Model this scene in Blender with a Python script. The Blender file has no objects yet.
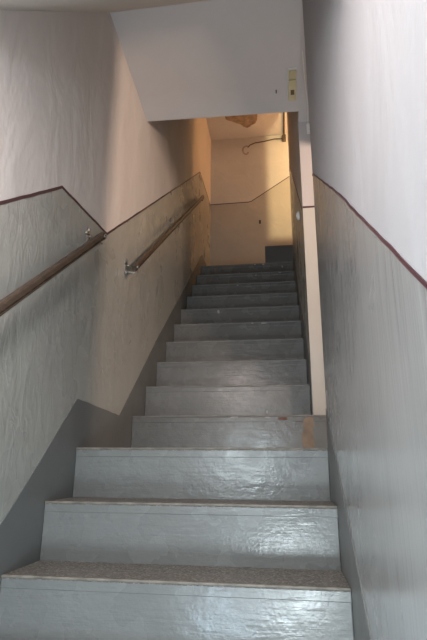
import bpy, bmesh, math, random
from mathutils import Matrix, Vector
random.seed(7)
scene = bpy.context.scene
C = scene.collection
# ------------------------------------------------------------------ camera
# X: left wall 0 -> right wall W.  Y: depth up the stairs.  Z: up (middle landing = 0)
W, T1, H1 = 1.0106, .2329, .19
L, T2, H2, H4 = .7384, .2473, .2054, .1987
NLOW, TOPN = 13, 13
YT = L + 9*T2                 # last riser of the upper flight
ZT = H4 + 9*H2                # upper landing level
YE = .855                     # wall end that stands on the first step of the upper flight
YF = 3.66                     # far wall
ZC = 4.19                     # ceiling over the upper landing
ZG = -NLOW*H1                 # entrance hall floor
YB = -4.7                     # back of the entrance hall
cam_d = bpy.data.cameras.new('camera')
cam = bpy.data.objects.new('camera', cam_d); C.objects.link(cam)
cam_d.sensor_fit = 'VERTICAL'; cam_d.sensor_height = 36.0
cam_d.lens = 489.52/640*36.0; cam_d.clip_start = .02
pit, yaw, rol = .2917, .1394, .0070
F = Vector((-math.sin(yaw)*math.cos(pit), math.cos(yaw)*math.cos(pit), math.sin(pit)))
R = Vector((math.cos(yaw), math.sin(yaw), 0)); U = R.cross(F)
R2 = math.cos(rol)*R + math.sin(rol)*U; U2 = -math.sin(rol)*R + math.cos(rol)*U
M = Matrix((( R2.x, U2.x, -F.x, .8403), (R2.y, U2.y, -F.y, -1.9672), (R2.z, U2.z, -F.z, -.0719), (0, 0, 0, 1)))
cam.matrix_world = M
scene.camera = cam
# ------------------------------------------------------------------ world, lights, exposure
wd = bpy.data.worlds.new('world'); scene.world = wd; wd.use_nodes = True
wd.node_tree.nodes['Background'].inputs[0].default_value = (.75, .85, 1, 1)
wd.node_tree.nodes['Background'].inputs[1].default_value = .05
vs = scene.view_settings
vs.view_transform = 'Standard'; vs.look = 'None'; vs.gamma = 1.0; vs.use_curve_mapping = False
vs.exposure = 0.13
def area(name, loc, target, sx, sy, power, col):
    d = bpy.data.lights.new(name, 'AREA'); d.shape = 'RECTANGLE'; d.size = sx; d.size_y = sy
    d.energy = power; d.color = col
    o = bpy.data.objects.new(name, d); C.objects.link(o); o.location = loc
    o.rotation_euler = (Vector(target)-Vector(loc)).to_track_quat('-Z', 'Y').to_euler()
    return o
def bulb(name, loc, power, col, r=.04):
    d = bpy.data.lights.new(name, 'POINT'); d.energy = power; d.color = col; d.shadow_soft_size = r
    o = bpy.data.objects.new(name, d); C.objects.link(o); o.location = loc
    return o
bulb('flash_fill', (.50, -2.5, .06), 52, (.82, .95, 1), .08)  # added unseen fill standing in for a camera flash
bulb('low_fill_back', (.85, -2.55, -.80), 58, (.82, .95, 1), .15)  # added fill from low behind the camera, no fixture known there
bulb('low_fill_front', (.50, -1.80, -.80), 13, (.65, .85, 1), .08)  # low fill added below the camera in place of entrance daylight
bulb('stair_lamp', (.40, -1.45, .80), 19.5, (1, .86, .82), .10)
bulb('side_room_bulb', (1.80, -.10, 1.75), 64, (1, .72, .54), .07)
bulb('upper_hall_bulb', (1.53, 1.96, 3.45), 92, (1, .74, .37), .075)
bulb('upper_stair_bulb', (1.95, 3.50, 3.75), 43, (1, .45, .17), .05)

# ------------------------------------------------------------------ materials
def new_mat(name):
    m = bpy.data.materials.new(name); m.use_nodes = True
    nt = m.node_tree; b = nt.nodes['Principled BSDF']
    return m, nt, b
def N(nt, t, **kw):
    n = nt.nodes.new(t)
    for k, v in kw.items():
        if k.startswith('i_'): n.inputs[k[2:].replace('_', ' ')].default_value = v
        else: setattr(n, k, v)
    return n
def coords(nt, scale=(1, 1, 1)):
    tc = N(nt, 'ShaderNodeTexCoord'); mp = N(nt, 'ShaderNodeMapping')
    mp.inputs['Scale'].default_value = scale
    nt.links.new(tc.outputs['Object'], mp.inputs['Vector'])
    return mp.outputs[0]
def ramp(nt, src, stops):
    r = N(nt, 'ShaderNodeValToRGB'); e = r.color_ramp.elements
    while len(e) < len(stops): e.new(.5)
    for el, (p, c) in zip(e, stops):
        el.position = p; el.color = (c[0], c[1], c[2], 1)
    nt.links.new(src, r.inputs[0]); return r.outputs[0]
def noise(nt, vec, scale, detail=4, rough=.55, dist=0):
    n = N(nt, 'ShaderNodeTexNoise'); n.inputs['Scale'].default_value = scale
    n.inputs['Detail'].default_value = detail; n.inputs['Roughness'].default_value = rough
    n.inputs['Distortion'].default_value = dist
    nt.links.new(vec, n.inputs['Vector']); return n.outputs['Fac']
def bumps(nt, b, hs):
    prev = None
    for h, st, d in hs:
        bp = N(nt, 'ShaderNodeBump'); bp.inputs['Strength'].default_value = st; bp.inputs['Distance'].default_value = d
        nt.links.new(h, bp.inputs['Height'])
        if prev: nt.links.new(prev, bp.inputs['Normal'])
        prev = bp.outputs[0]
    nt.links.new(prev, b.inputs['Normal'])
def plaster(name, c1, c2, rough=.6, blot=1.3, stretch=(1, 1, 1), b1=.25, b2=.2):
    m, nt, b = new_mat(name)
    v = coords(nt, stretch)
    col = ramp(nt, noise(nt, v, blot, 5, .6), [(.3, c1), (.7, c2)])
    nt.links.new(col, b.inputs['Base Color'])
    b.inputs['Roughness'].default_value = rough; b.inputs['Specular IOR Level'].default_value = .15
    bumps(nt, b, [(noise(nt, v, 5, 3, .5, .6), b1, .03), (noise(nt, v, 60, 3), b2, .003)])
    return m
def gloss_paint(name, c1, c2, stretch, rough=(.22, .4), streak=.5, sc=9, spec=.5, fine=.12):
    """oil paint laid on with trowel and brush: wavy ridges, glossy"""
    m, nt, b = new_mat(name)
    v = coords(nt, stretch); v0 = coords(nt)
    col = ramp(nt, noise(nt, v0, 2.2, 5, .6), [(.3, c1), (.7, c2)])
    nt.links.new(col, b.inputs['Base Color'])
    rg = ramp(nt, noise(nt, v0, 3, 3), [(.3, (rough[0],)*3), (.7, (rough[1],)*3)])
    nt.links.new(rg, b.inputs['Roughness'])
    b.inputs['Specular IOR Level'].default_value = spec
    rid = ramp(nt, noise(nt, v, sc, 2, .5, 1.2), [(.40, (0,)*3), (.5, (1,)*3), (.60, (0,)*3)])
    bumps(nt, b, [(noise(nt, v, sc*.45, 2, .5, .8), streak*.6, .02), (rid, streak*.35, .004), (noise(nt, v0, 90, 3), fine, .002)])
    return m
def brushed(name, c1, c2):
    m, nt, b = new_mat(name)
    v = coords(nt, (1.5, 1, 14)); v0 = coords(nt)
    nt.links.new(ramp(nt, noise(nt, v0, 2.5, 5, .6), [(.3, c1), (.7, c2)]), b.inputs['Base Color'])
    nt.links.new(ramp(nt, noise(nt, v0, 5, 3), [(.3, (.17,)*3), (.7, (.36,)*3)]), b.inputs['Roughness'])
    bumps(nt, b, [(noise(nt, v, 4, 4, .6, .3), .22, .004), (noise(nt, v0, 16, 3, .6), .28, .006), (noise(nt, v0, 110, 3), .2, .002)])
    return m
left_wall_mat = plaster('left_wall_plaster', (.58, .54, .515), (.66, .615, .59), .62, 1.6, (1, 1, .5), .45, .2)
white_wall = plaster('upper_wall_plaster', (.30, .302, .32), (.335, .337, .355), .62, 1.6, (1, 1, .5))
ceil_mat = plaster('ceiling_plaster', (.62, .605, .61), (.68, .665, .67), .75, 1.2)
slope_mat = plaster('sloped_ceiling_plaster', (.66, .65, .61), (.73, .71, .67), .8, 1.2)
far_mat = plaster('far_wall_plaster', (.60, .56, .52), (.68, .64, .59), .6, 2)
far_low = plaster('far_dado_paint', (.47, .43, .38), (.54, .50, .44), .5, 2)
strip_up = plaster('landing_wall_plaster', (.48, .455, .455), (.515, .49, .49), .7, 2, b1=.1)
strip_low = plaster('landing_dado_paint', (.475, .46, .43), (.51, .495, .465), .6, 2, b1=.1)
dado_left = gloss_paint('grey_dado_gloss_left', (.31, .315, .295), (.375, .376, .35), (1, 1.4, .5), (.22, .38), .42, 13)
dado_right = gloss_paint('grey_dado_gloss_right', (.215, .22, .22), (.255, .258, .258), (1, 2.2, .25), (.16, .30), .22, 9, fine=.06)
skirt_mat = gloss_paint('dark_grey_skirting', (.12, .125, .125), (.155, .16, .158), (1, 1, 1), (.4, .6), .15)
line_mat = gloss_paint('dark_red_line_paint', (.045, .018, .022), (.075, .03, .035), (1, 1, 1), (.4, .6), .05)
riser_mat = brushed('grey_step_gloss', (.138, .141, .138), (.16, .163, .16))

def terrazzo():
    m, nt, b = new_mat('speckled_terrazzo_tread')
    v = coords(nt)
    vo = N(nt, 'ShaderNodeTexVoronoi'); vo.inputs['Scale'].default_value = 190
    nt.links.new(v, vo.inputs['Vector'])
    sp = N(nt, 'ShaderNodeSeparateColor'); nt.links.new(vo.outputs['Color'], sp.inputs[0])
    col = ramp(nt, sp.outputs[0], [(0, (.07, .064, .058)), (.55, (.19, .17, .155)), (.8, (.23, .21, .19)), (1, (.38, .35, .32))])
    nt.links.new(col, b.inputs['Base Color']); b.inputs['Roughness'].default_value = .55
    bumps(nt, b, [(noise(nt, v, 40, 4), .3, .004)])
    return m
tread_mat = terrazzo()
def simple(name, col, rough=.5, metal=0, sc=30, var=.15, bump=.1):
    m, nt, b = new_mat(name)
    v = coords(nt)
    lo = tuple(c*(1-var) for c in col); hi = tuple(min(1, c*(1+var)) for c in col)
    nt.links.new(ramp(nt, noise(nt, v, sc, 4), [(.3, lo), (.7, hi)]), b.inputs['Base Color'])
    b.inputs['Roughness'].default_value = rough; b.inputs['Metallic'].default_value = metal
    bumps(nt, b, [(noise(nt, v, sc*3, 3), bump, .002)])
    return m
edge_mat = simple('worn_tan_edge', (.16, .14, .118), .5, 0, 18, .5, .3)
edge_up = simple('worn_grey_edge', (.19, .187, .18), .5, 0, 12, .25, .3)
metal_mat = simple('dull_chrome', (.62, .61, .60), .28, 1, 60, .1, .05)
white_plastic = simple('white_plastic', (.78, .77, .74), .35, 0, 20, .04, .02)
yellow_plastic = simple('yellowed_plastic', (.62, .56, .36), .4, 0, 20, .08, .03)
brown_plastic = simple('brown_plastic', (.15, .10, .06), .4)
dark_metal = simple('dark_iron', (.05, .045, .04), .6)
cable_mat = simple('brown_cable', (.09, .065, .045), .6)
chip_mat = simple('pale_paint_fleck', (.45, .445, .43), .5)
bare_mat = simple('bare_brown_plaster', (.36, .27, .20), .85, 0, 14, .4, .6)
rust_mat = simple('rust_stain', (.22, .16, .11), .5, 0, 14, .3, .2)
red_chip = simple('exposed_red_primer', (.16, .07, .05), .7, 0, 40, .4, .4)
plain_floor = simple('grey_floor', (.2, .2, .2), .5)

def wood():
    m, nt, b = new_mat('brown_varnished_wood')
    v = coords(nt, (60, 2, 60))
    nt.links.new(ramp(nt, noise(nt, v, 1.2, 4, .6), [(.3, (.045, .031, .023)), (.7, (.10, .068, .048))]), b.inputs['Base Color'])
    b.inputs['Roughness'].default_value = .38
    bumps(nt, b, [(noise(nt, v, 2, 3), .15, .002)])
    return m
wood_mat = wood()

# ------------------------------------------------------------------ mesh helpers
def link(name, bm, mats, parent=None, smooth=False):
    me = bpy.data.meshes.new(name); bmesh.ops.recalc_face_normals(bm, faces=bm.faces[:])
    bm.to_mesh(me); bm.free()
    for m in (mats if isinstance(mats, (list, tuple)) else [mats]): me.materials.append(m)
    if smooth:
        for p in me.polygons: p.use_smooth = True
    o = bpy.data.objects.new(name, me); C.objects.link(o); o.parent = parent
    return o
def box(bm, x0, x1, y0, y1, z0, z1, bev=0, mi=0, seg=2):
    r = bmesh.ops.create_cube(bm, size=1)
    vs_ = r['verts']
    for v in vs_:
        v.co = ((x0+x1)/2+v.co.x*(x1-x0), (y0+y1)/2+v.co.y*(y1-y0), (z0+z1)/2+v.co.z*(z1-z0))
    fs = set(f for v in vs_ for f in v.link_faces)
    for f in fs: f.material_index = mi
    if bev:
        es = list(set(e for v in vs_ for e in v.link_edges))
        bmesh.ops.bevel(bm, geom=es, offset=bev, segments=seg, affect='EDGES', profile=.5)
def prism(bm, pts, axis, a0, a1, mi=0):
    """polygon pts extruded along an axis; axis 'x': pts (y,z); 'y': pts (x,z); 'z': pts (x,y)"""
    def P(p, a): return {'x': (a, p[0], p[1]), 'y': (p[0], a, p[1]), 'z': (p[0], p[1], a)}[axis]
    A = [bm.verts.new(P(p, a0)) for p in pts]; B = [bm.verts.new(P(p, a1)) for p in pts]
    n = len(pts); fs = [bm.faces.new(A), bm.faces.new(B[::-1])]
    for i in range(n):
        fs.append(bm.faces.new((A[i], A[(i+1) % n], B[(i+1) % n], B[i])))
    for f in fs: f.material_index = mi
def strips(bm, line, lim, axis, a0, a1, mi=0):
    """region between a polyline and a level lim (or a second polyline), in slices"""
    for i in range(len(line)-1):
        p, q = line[i], line[i+1]
        l0, l1 = (lim, lim) if not callable(lim) else (lim(p[0]), lim(q[0]))
        if q[0]-p[0] < 1e-6: continue
        prism(bm, [p, q, (q[0], l1), (p[0], l0)], axis, a0, a1, mi)
def ribbon(bm, line, axis, a0, a1, w):
    """thin band of width w that follows a polyline on a wall"""
    up, dn = [], []
    for i, p in enumerate(line):
        q0 = line[max(i-1, 0)]; q1 = line[min(i+1, len(line)-1)]
        d = Vector((q1[0]-q0[0], q1[1]-q0[1])).normalized(); n = Vector((-d.y, d.x))
        up.append((p[0]+n.x*w/2, p[1]+n.y*w/2)); dn.append((p[0]-n.x*w/2, p[1]-n.y*w/2))
    for i in range(len(line)-1):
        prism(bm, [up[i], up[i+1], dn[i+1], dn[i]], axis, a0, a1)
def tube(bm, pts, r, n=8):
    rings = []
    for i, p in enumerate(pts):
        p = Vector(p); d = (Vector(pts[min(i+1, len(pts)-1)])-Vector(pts[max(i-1, 0)])).normalized()
        a = d.orthogonal().normalized() if i == 0 else (rings[-1][1]-d*rings[-1][1].dot(d)).normalized()
        b = d.cross(a)
        rings.append(([bm.verts.new(p+(a*math.cos(t)+b*math.sin(t))*r) for t in (2*math.pi*k/n for k in range(n))], a))
    for i in range(len(rings)-1):
        A, B = rings[i][0], rings[i+1][0]
        for k in range(n): bm.faces.new((A[k], A[(k+1) % n], B[(k+1) % n], B[k]))
    bm.faces.new(rings[0][0][::-1]); bm.faces.new(rings[-1][0])
def cyl(bm, p0, p1, r, n=14): tube(bm, [p0, p1], r, n)
def tag(o, label, cat, group=None, kind=None):
    o['label'] = label; o['category'] = cat
    if group: o['group'] = group
    if kind: o['kind'] = kind
    return o
def empty(name, loc=(0, 0, 0)):
    o = bpy.data.objects.new(name, None); C.objects.link(o); o.location = loc; o.empty_display_size = .1
    return o
def struct(name, bm, mats, label, cat):
    return tag(link(name, bm, mats), label, cat, kind='structure')
def wobble(line, amp, step=.06):
    """hand-painted edge: subdivide and jitter a polyline a little"""
    out = [line[0]]
    for a, b in zip(line, line[1:]):
        k = max(1, int(math.hypot(b[0]-a[0], b[1]-a[1])/step))
        for i in range(1, k+1):
            t = i/k; j = amp*random.uniform(-1, 1) if i < k else 0
            out.append((a[0]+(b[0]-a[0])*t, a[1]+(b[1]-a[1])*t+j))
    return out

# ------------------------------------------------------------------ left wall
dadoL = wobble([(YB, -1.36), (-3.25, -1.36), (-.73, .702), (-.351, .993), (.161, 1.042), (2.827, 3.151), (YF, 3.195)], .0015)
skirtL = wobble([(YB, -2.28), (-3.0, -2.28), (-.504, -.241), (-.332, -.086), (-.029, .196), (.517, .180), (1.297, .835),
          (2.625, 1.885), (2.919, 2.14), (3.05, 2.225), (YF, 2.23)], .0015)
bm = bmesh.new()
strips(bm, dadoL, 5.0, 'x', -.12, 0, 0)
strips(bm, dadoL, -2.7, 'x', -.12, 0, 1)
wl = struct('wall_left', bm, [left_wall_mat, dado_left], 'left stairwell wall, pale plaster above a glossy grey dado', 'wall')
bm = bmesh.new(); ribbon(bm, dadoL, 'x', -.002, .0018, .011); link('dado_line', bm, line_mat, wl)
bm = bmesh.new(); strips(bm, skirtL, -2.65, 'x', -.002, .003)
link('skirting', bm, skirt_mat, wl)

# ------------------------------------------------------------------ right wall of the lower flight (ends at the landing)
dadoR = wobble([(YB, -1.36), (-3.25, -1.36), (-1.409, .131), (-.786, .622), (-.022, 1.183), (0, 1.19)], .0025)
skirtR = wobble([(YB, -2.28), (-3.0, -2.28), (-.757, -.417), (-.605, -.295), (-.442, -.181), (-.117, .066), (0, .15)], .001)
bm = bmesh.new()
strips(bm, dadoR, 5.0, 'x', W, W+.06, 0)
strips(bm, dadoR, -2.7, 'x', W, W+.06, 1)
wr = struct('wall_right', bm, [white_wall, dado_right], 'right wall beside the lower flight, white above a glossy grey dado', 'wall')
bm = bmesh.new(); ribbon(bm, dadoR, 'x', W-.0018, W+.002, .0065); link('dado_line', bm, line_mat, wr)
bm = bmesh.new(); strips(bm, skirtR, -2.65, 'x', W-.003, W+.002)
link('skirting', bm, skirt_mat, wr)

# ------------------------------------------------------------------ right wall of the upper flight
dadoU = [(YE+.001, 1.50), (YE+.06, 1.53), (2.827, 3.151), (YT, 3.17)]
skirtU = [(YE+.001, .46), (1.297, .835), (2.625, 1.885), (YT, 2.16)]
bm = bmesh.new()
strips(bm, dadoU, 5.0, 'x', W, W+.06, 0)
strips(bm, dadoU, -.4, 'x', W, W+.06, 1)
wu = struct('wall_upper_right', bm, [left_wall_mat, dado_left], 'right wall beside the upper flight, seen edge-on behind the pale wall end', 'wall')
bm = bmesh.new(); ribbon(bm, dadoU, 'x', W-.0018, W+.002, .011); link('dado_line', bm, line_mat, wu)
bm = bmesh.new(); strips(bm, skirtU, -.3, 'x', W-.003, W+.002); link('skirting', bm, skirt_mat, wu)

# ------------------------------------------------------------------ wall end facing the camera at the landing
HX = 2.6
ZE = 1.505
bm = bmesh.new()
box(bm, W, HX, YE-.012, YE, ZE, 3.0, mi=0)
box(bm, W, HX, YE-.012, YE, H4+.0005, ZE, mi=1)
ws = struct('wall_landing', bm, [strip_up, strip_low], 'narrow pale wall end standing at the right of the landing', 'wall')
bm = bmesh.new(); box(bm, W-.001, HX, YE-.014, YE-.005, ZE-.006, ZE+.006); link('dado_line', bm, line_mat, ws)
# the side room the landing opens into, out of sight behind the right wall
bm = bmesh.new()
box(bm, HX, HX+.1, -1.4, YE, -.2, 3.0); box(bm, W+.06, HX, -1.5, -1.4, -.2, 3.0)
box(bm, W+.01, HX, -1.4, YE, 2.95, 3.05)
box(bm, 1.29, 1.34, -1.4, YE-.013, 1.90, 2.95)  # unseen doorway head, added to cut the bulb light on the wall end
struct('wall_side_room', bm, white_wall, 'pale walls of the side room off the landing, with an added head that cuts the bulb light', 'wall')

# ------------------------------------------------------------------ far wall of the upper landing
dadoF = [(-.12, 3.205), (.50, 3.21), (.54, 3.222), (1.0, 3.525), (3.2, 5.0)]
bm = bmesh.new()
strips(bm, dadoF, 5.01, 'y', YF, YF+.12, 0)
strips(bm, dadoF, 1.5, 'y', YF, YF+.12, 1)
wf = struct('wall_far', bm, [far_mat, far_low], 'far wall closing the upper landing, lit warm orange from the right', 'wall')
bm = bmesh.new(); ribbon(bm, dadoF, 'y', YF-.0018, YF+.002, .010); link('dado_line', bm, line_mat, wf)
bm = bmesh.new(); box(bm, 0, .72, YF-.003, YF+.002, ZT-.05, ZT+.18); link('skirting', bm, skirt_mat, wf)

# ------------------------------------------------------------------ ceiling: sloped - flat - sloped - flat
prof = [(YB, .90), (-1.25, .90), (-.874, 1.304), (-.035, 2.245), (.728, 2.150), (2.75, ZC), (YF, ZC)]
tilt = [0, 0, 0, 0, .013, 0, 0]
def slab(bm, pa, pb, ta, tb, x0, x1, mi, dz=0):
    def zz(p, t, x): return p[1]+dz+t*(1-2*x/W)
    lo = [bm.verts.new((x, p[0], zz(p, t, x))) for x, p, t in ((x0, pa, ta), (x1, pa, ta), (x1, pb, tb), (x0, pb, tb))]
    hi = [bm.verts.new((v.co.x, v.co.y, v.co.z+.08)) for v in lo]
    fs = [bm.faces.new(lo), bm.faces.new(hi[::-1])]+[bm.faces.new((lo[k], lo[(k+1) % 4], hi[(k+1) % 4], hi[k])) for k in range(4)]
    for f in fs: f.material_index = mi
bm = bmesh.new()
for i, (a, b) in enumerate(zip(prof, prof[1:])):
    slab(bm, a, b, tilt[i], tilt[i+1], 0, W-.001, 1 if i < 3 else 0)
slab(bm, (.002, 2.240), (YE-.014, 2.137), 0, 0, W, 1.285, 0, .004)
box(bm, W-.001, 3.2, YT-.9, YF, ZC, ZC+.08)
ce = struct('ceiling', bm, [ceil_mat, slope_mat], 'pale plaster ceiling stepping up over the stairs', 'ceiling')
# peeled plaster on the ceiling of the upper landing
def blob(pts, n=3, amp=.012):
    out = []
    for a, b in zip(pts, pts[1:]+pts[:1]):
        for i in range(n):
            t = i/n; out.append((a[0]+(b[0]-a[0])*t+random.uniform(-amp, amp), a[1]+(b[1]-a[1])*t+random.uniform(-amp, amp)))
    return out
bm = bmesh.new(); prism(bm, blob([(.24, 3.08), (.65, 3.08), (.642, 3.326), (.60, 3.398), (.504, 3.464), (.42, 3.375), (.297, 3.301), (.24, 3.236)]), 'z', ZC-.006, ZC+.002)
o = link('peeled_patch', bm, bare_mat, ce); o['label'] = 'brown patch of peeled ceiling plaster'

# ------------------------------------------------------------------ entrance hall below (behind the camera) and side room floor
bm = bmesh.new(); box(bm, 0, W, YB, -(NLOW-1)*T1, ZG-.1, ZG); struct('floor', bm, plain_floor, 'grey entrance floor at the foot of the stairs', 'floor')
bm = bmesh.new()
box(bm, 0, W, YB-.1, YB, .45, .95); box(bm, .85, W, YB-.1, YB, ZG, .45); box(bm, 0, W, YB-.1, YB, ZG, -1.35)
struct('wall_back', bm, white_wall, 'wall around the street entrance opening', 'wall')
bm = bmesh.new(); box(bm, W+.06, HX, -1.4, .01, -.1, 0); box(bm, W-.0034, HX, .01, L, -.1, 0); struct('floor_side_room', bm, plain_floor, 'grey floor of the side room off the landing', 'floor')
# upper hall behind the right wall: added block shading the foot of the far wall, enclosing walls
bm = bmesh.new()
box(bm, W+.06, 2.6, YT-.10, YT-.04, ZT-.5, 3.01)
struct('upper_light_blocker', bm, white_wall, 'unseen block added to shade the foot of the far wall', 'wall')
bm = bmesh.new(); box(bm, 3.2, 3.3, 1.2, YF, 1.5, 5.0); box(bm, W+.06, 3.2, 1.1, 1.2, 1.5, 5.0)
struct('wall_upper_hall', bm, white_wall, 'pale walls of the upper hall', 'wall')

# ------------------------------------------------------------------ stairs
def step_meshes(tag_, t, h, lower, xr=W-.0035):
    ms = {}
    bm = bmesh.new(); box(bm, .0035, xr, 0, t+.012, -h-.02, -.012, .003); ms['step'] = (bm, riser_mat)
    bm = bmesh.new(); box(bm, .004, xr, -.0015 if lower else -.0012, .03, -.036, -.007, .002); ms['nosing'] = (bm, riser_mat)
    bm = bmesh.new(); box(bm, .004, xr, -.002, t, -.011, 0, .002); ms['tread'] = (bm, tread_mat if lower else skirt_mat)
    bm = bmesh.new(); box(bm, .004, xr, -.0055 if lower else -.003, .008, -.008, .0008, .003); ms['edge_strip'] = (bm, edge_mat if lower else edge_up)
    out = {}
    for k, (b, m) in ms.items():
        me = bpy.data.meshes.new(k); bmesh.ops.recalc_face_normals(b, faces=b.faces[:]); b.to_mesh(me); b.free(); me.materials.append(m); out[k] = me
    return out
def put(name, me, parent, loc=(0, 0, 0)):
    o = bpy.data.objects.new(name, me); C.objects.link(o); o.parent = parent; o.location = loc; return o
def flight(root, n0, n1, ms, ry, rz):
    res = {}
    for n in range(n0, n1+1):
        s = put('step', ms['step'], root, (0, ry(n), rz(n)))
        for k in ('tread', 'nosing', 'edge_strip'): put(k, ms[k], s)
        res[n] = s
    return res
low = empty('stair_flight'); tag(low, 'lower stair flight of glossy grey risers with speckled treads', 'stairs', kind='structure')
up = empty('stair_flight'); tag(up, 'upper stair flight of dull grey steps climbing to the lit landing', 'stairs', kind='structure')
ry1 = lambda n: (n-3)*T1; rz1 = lambda n: (n-3)*H1
ry2 = lambda n: L+(n-4)*T2; rz2 = lambda n: H4+(n-4)*H2
lo_steps = flight(low, 4-NLOW, 2, step_meshes('low', T1, H1, True), ry1, rz1)
ms = step_meshes('top', L, H1, True); lo_steps.update(flight(low, 3, 3, ms, ry1, rz1))
up_steps = flight(up, 4, 4, step_meshes('wide', T2, H4, False, HX-.002), ry2, rz2)
up_steps.update(flight(up, 5, 12, step_meshes('up', T2, H2, False), ry2, rz2))
ms = step_meshes('uptop', YF-YT-.014, H2, False); up_steps.update(flight(up, 13, 13, ms, ry2, rz2))
# flight that turns right at the top
trn = empty('stair_flight'); tag(trn, 'dark first step of the flight turning right at the top', 'stairs', kind='structure')
for k in range(4):
    x0 = .71 + (.32+.25*(k-1) if k else 0)
    bm = bmesh.new(); box(bm, x0, 2.8, YT-.004+(.02 if k else 0), YF-.001, ZT+k*.2+.001, ZT+(k+1)*.2, .004)
    s = link('step', bm, skirt_mat, trn)
# pale flecks and stains on the upper steps
def fleck(n, x, dz, sx, sz, mat=chip_mat, name='paint_fleck'):
    bm = bmesh.new()
    pts = [(x+sx*math.cos(a)*random.uniform(.6, 1), dz+sz*math.sin(a)*random.uniform(.6, 1)) for a in (2*math.pi*i/8 for i in range(8))]
    prism(bm, pts, 'y', -.0045, 0)
    link(name, bm, mat, up_steps[n])
for n, x, dz, sx, sz in [(13, .60, -.012, .012, .008), (13, .69, -.014, .014, .010), (13, .89, -.05, .008, .016), (12, .62, -.03, .007, .006),
                         (12, .86, -.012, .016, .006), (11, .45, -.02, .012, .006), (9, .33, -.03, .012, .022), (8, .72, -.012, .03, .005), (8, .63, -.01, .012, .006),
                         (4, .76, -.012, .02, .005), (4, .58, -.010, .03, .004), (5, .75, -.16, .006, .012)]:
    fleck(n, x, dz, sx, sz)
fleck(4, .84, -.018, .04, .008, red_chip, 'exposed_primer')
bm = bmesh.new(); prism(bm, blob([(.95, -.025), (.965, -.009), (1.004, -.009), (1.0, -.10), (1.004, -.19), (.938, -.19), (.943, -.10)], 4, .005), 'y', -.0017, .003)
link('rust_stain', bm, rust_mat, up_steps[4])

# ------------------------------------------------------------------ handrails
def rail_profile():
    w, h, r = .024, .034, .006
    pts = []
    for cx, cz, a0 in ((w/2-r, h/2-r, 0), (-w/2+r, h/2-r, 90), (-w/2+r, -h/2+r, 180), (w/2-r, -h/2+r, 270)):
        for k in range(4):
            a = math.radians(a0+30*k); pts.append((cx+r*math.cos(a), cz+r*math.sin(a)))
    # groove on the room side
    i = len(pts)
    pts += [(w/2, -.0085), (w/2-.006, -.0075), (w/2-.006, -.0045), (w/2, -.0035)]
    return pts
def handrail(label, p0, p1, brackets, group):
    root = empty('handrail', p0); tag(root, label, 'handrail', group)
    p0 = Vector(p0); p1 = Vector(p1); d = p1-p0; ln = d.length; d.normalize()
    xs = Vector((1, 0, 0)); zs = xs.cross(d); zs = zs if zs.z > 0 else -zs
    bm = bmesh.new(); pr = rail_profile()
    A = [bm.verts.new(xs*a+zs*b) for a, b in pr]; B = [bm.verts.new(d*ln+xs*a+zs*b) for a, b in pr]
    for i in range(len(pr)): bm.faces.new((A[i], A[(i+1) % len(pr)], B[(i+1) % len(pr)], B[i]))
    bm.faces.new(A[::-1]); bm.faces.new(B)
    link('rail', bm, wood_mat, root)
    for t in brackets:
        c = d*(ln*t); wallx = -p0.x+.0005
        bm = bmesh.new()
        # T-shaped wall plate, arm and saddle under the rail
        y, z = c.y, c.z
        box(bm, wallx, wallx+.005, y-.010, y+.010, z-.040, z+.050, .002)
        box(bm, wallx, wallx+.005, y-.030, y+.030, z+.012, z+.028, .002)
        tube(bm, [(wallx+.002, y, z-.022), (wallx+.022, y, z-.030), (-.012, y, z-.034), (0, y, z-.030), (0, y, z-.016)], .005)
        box(bm, -.010, .010, y-.022, y+.022, z-.024, z-.019, .001)
        br = link('bracket', bm, metal_mat, root)
        for (dy, dz) in ((0, .042), (0, -.032), (-.022, .020), (.022, .020)):
            b2 = bmesh.new(); cyl(b2, (wallx+.004, y+dy, z+dz), (wallx+.0075, y+dy, z+dz), .004, 8); link('screw', b2, metal_mat, br)
    # metal end cap at the upper end with a round screw
    return root, d, ln, zs
def cap(root, pos, d, zs):
    bm = bmesh.new(); cyl(bm, pos+Vector((.010, 0, 0)), pos+Vector((.016, 0, 0)), .010, 12)
    c = link('end_cap', bm, metal_mat, root)
    bm = bmesh.new(); cyl(bm, pos+Vector((.0155, 0, 0)), pos+Vector((.018, 0, 0)), .005, 8); link('screw', bm, dark_metal, c)
sl = .813
p1 = (.060, -.030, .936); p0 = (.060, -2.75, .936-2.72*sl)
root, d, ln, zs = handrail('long brown wooden handrail on the left wall beside the lower flight', p0, p1, (.03, .5, .986), 'brown handrails on the left wall')
cap(root, d*(ln-.018), d, zs)
p0 = (.060, .445, .970); p1 = (.060, 2.70, .970+2.255*.7895)
root, d, ln, zs = handrail('brown wooden handrail climbing the left wall beside the upper flight', p0, p1, (.012, .46, .97), 'brown handrails on the left wall')
cap(root, d*.03, d, zs)

# ------------------------------------------------------------------ fittings
# yellowed box on the landing ceiling
def ceilz(y): return 2.245+(y+.035)*(2.150-2.245)/.763
o = empty('ceiling_box', (.966, .52, ceilz(.52))); tag(o, 'yellowed plastic box fixed to the ceiling above the landing', 'electrical box')
o.rotation_euler.x = math.atan((2.150-2.245)/.763)
bm = bmesh.new(); box(bm, -.026, .026, -.115, .115, -.012, 0, .002); link('base_plate', bm, white_plastic, o)
bm = bmesh.new(); box(bm, -.023, .023, -.045, .105, -.034, -.011, .004); cv = link('cover', bm, yellow_plastic, o)
bm = bmesh.new(); box(bm, -.023, .023, -.105, -.048, -.026, -.011, .004); link('terminal_cover', bm, yellow_plastic, o)
bm = bmesh.new(); box(bm, -.010, .012, .020, .055, -.0375, -.0335, .0015); link('indicator_window', bm, brown_plastic, cv)
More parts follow.
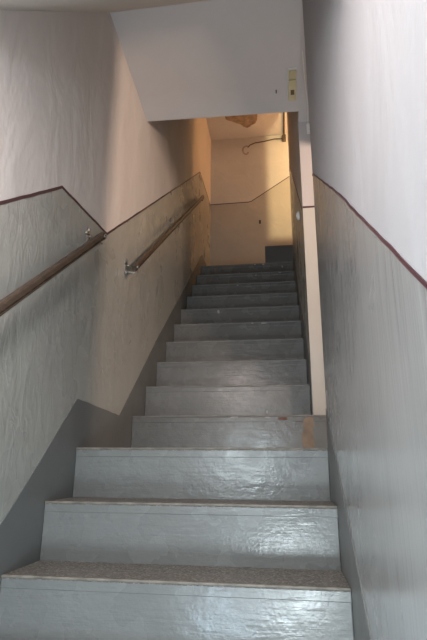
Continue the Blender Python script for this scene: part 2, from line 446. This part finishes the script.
# small hook on the landing ceiling
bm = bmesh.new(); tube(bm, [(.868, .55, ceilz(.55)+.002), (.868, .55, ceilz(.55)-.012), (.868, .560, ceilz(.55)-.020), (.868, .572, ceilz(.55)-.014)], .003, 6)
tag(link('ceiling_hook', bm, dark_metal), 'tiny dark hook in the landing ceiling beside the yellowed box', 'hook')
# dark clip at the front edge of the ceiling
o = empty('cable_clip', (.982, -.03, 2.235)); tag(o, 'small dark metal clip at the top edge of the ceiling', 'clip')
bm = bmesh.new(); box(bm, -.014, .014, -.012, .012, -.024, 0, .003); link('clip_body', bm, dark_metal, o)
bm = bmesh.new(); cyl(bm, (0, -.013, -.010), (0, -.018, -.010), .006, 10); link('screw', bm, metal_mat, o)
# pull switch with its cord conduit on the pale wall end
o = empty('pull_switch', (1.074, YE-.012, 2.078)); tag(o, 'small white switch box with cable high on the pale wall end', 'switch')
bm = bmesh.new(); box(bm, -.013, .013, -.022, 0, -.036, .036, .004); sb = link('body', bm, white_plastic, o)
bm = bmesh.new(); box(bm, -.007, .007, -.027, -.021, -.018, .014, .002); link('rocker', bm, white_plastic, sb)
bm = bmesh.new(); tube(bm, [(0, -.006, .030), (-.001, -.008, .045), (-.002, -.02, .051), (-.008, -.16, .068), (-.032, -.335, .089), (-.055, -.55, .115)], .004, 8); link('cable', bm, white_plastic, o)
# oval white switch on the wall beside the upper flight
o = empty('light_switch', (W, 1.30, 1.695)); tag(o, 'small oval white light switch on the wall beside the upper flight', 'switch')
bm = bmesh.new()
pts = [(.022*math.cos(a), .034*math.sin(a)) for a in (2*math.pi*i/20 for i in range(20))]
prism(bm, pts, 'x', -.016, 0); link('plate', bm, white_plastic, o)
bm = bmesh.new(); box(bm, -.022, -.015, -.010, .010, -.018, .018, .002); link('rocker', bm, white_plastic, o)
# junction box, ceiling conduit and hanging cable on the far wall
o = empty('junction_box', (.985, YF, 4.12)); tag(o, 'dark junction box with conduit in the far corner under the ceiling', 'electrical box')
bm = bmesh.new(); box(bm, -.028, .022, -.04, 0, -.045, .045, .004); link('body', bm, cable_mat, o)
bm = bmesh.new(); tube(bm, [(0, -.02, .04), (0, -.03, .058), (0, -.06, .060), (0, -.62, .060)], .010, 8); link('conduit', bm, cable_mat, o)
bm = bmesh.new()
pth = [(.965, YF-.012, 4.12), (.85, YF-.012, 4.125), (.72, YF-.013, 4.10), (.60, YF-.013, 4.088), (.53, YF-.014, 4.06), (.50, YF-.014, 4.025)]
tube(bm, pth, .007, 6)
cb = tag(link('wall_cable', bm, cable_mat), 'thin brown cable drooping along the top of the far wall', 'cable')
bm = bmesh.new()
ring = [(.48+.065*math.cos(a)*(1-.05*i), YF+.001, 3.985+.075*math.sin(a)*(1-.03*i)) for i, a in enumerate(math.radians(70+22*k) for k in range(13))]
ln2 = [(p[0], p[2]) for p in ring]; ribbon(bm, ln2, 'y', YF-.0015, YF+.001, .022)
st = link('damp_stain', bm, simple('brown_damp_stain', (.42, .33, .26), .7, 0, 20, .2), wf); st['label'] = 'curled brown stain on the plaster'
# nail hook on the far wall
o = empty('wall_hook', (.639, YF, 2.915)); tag(o, 'small dark hook on the far wall', 'hook')
bm = bmesh.new(); box(bm, -.012, .012, -.006, 0, -.025, .025, .002); link('plate', bm, dark_metal, o)
bm = bmesh.new(); tube(bm, [(0, -.004, .006), (0, -.022, 0), (0, -.032, -.012), (0, -.034, .004)], .004, 6); link('hook', bm, dark_metal, o)
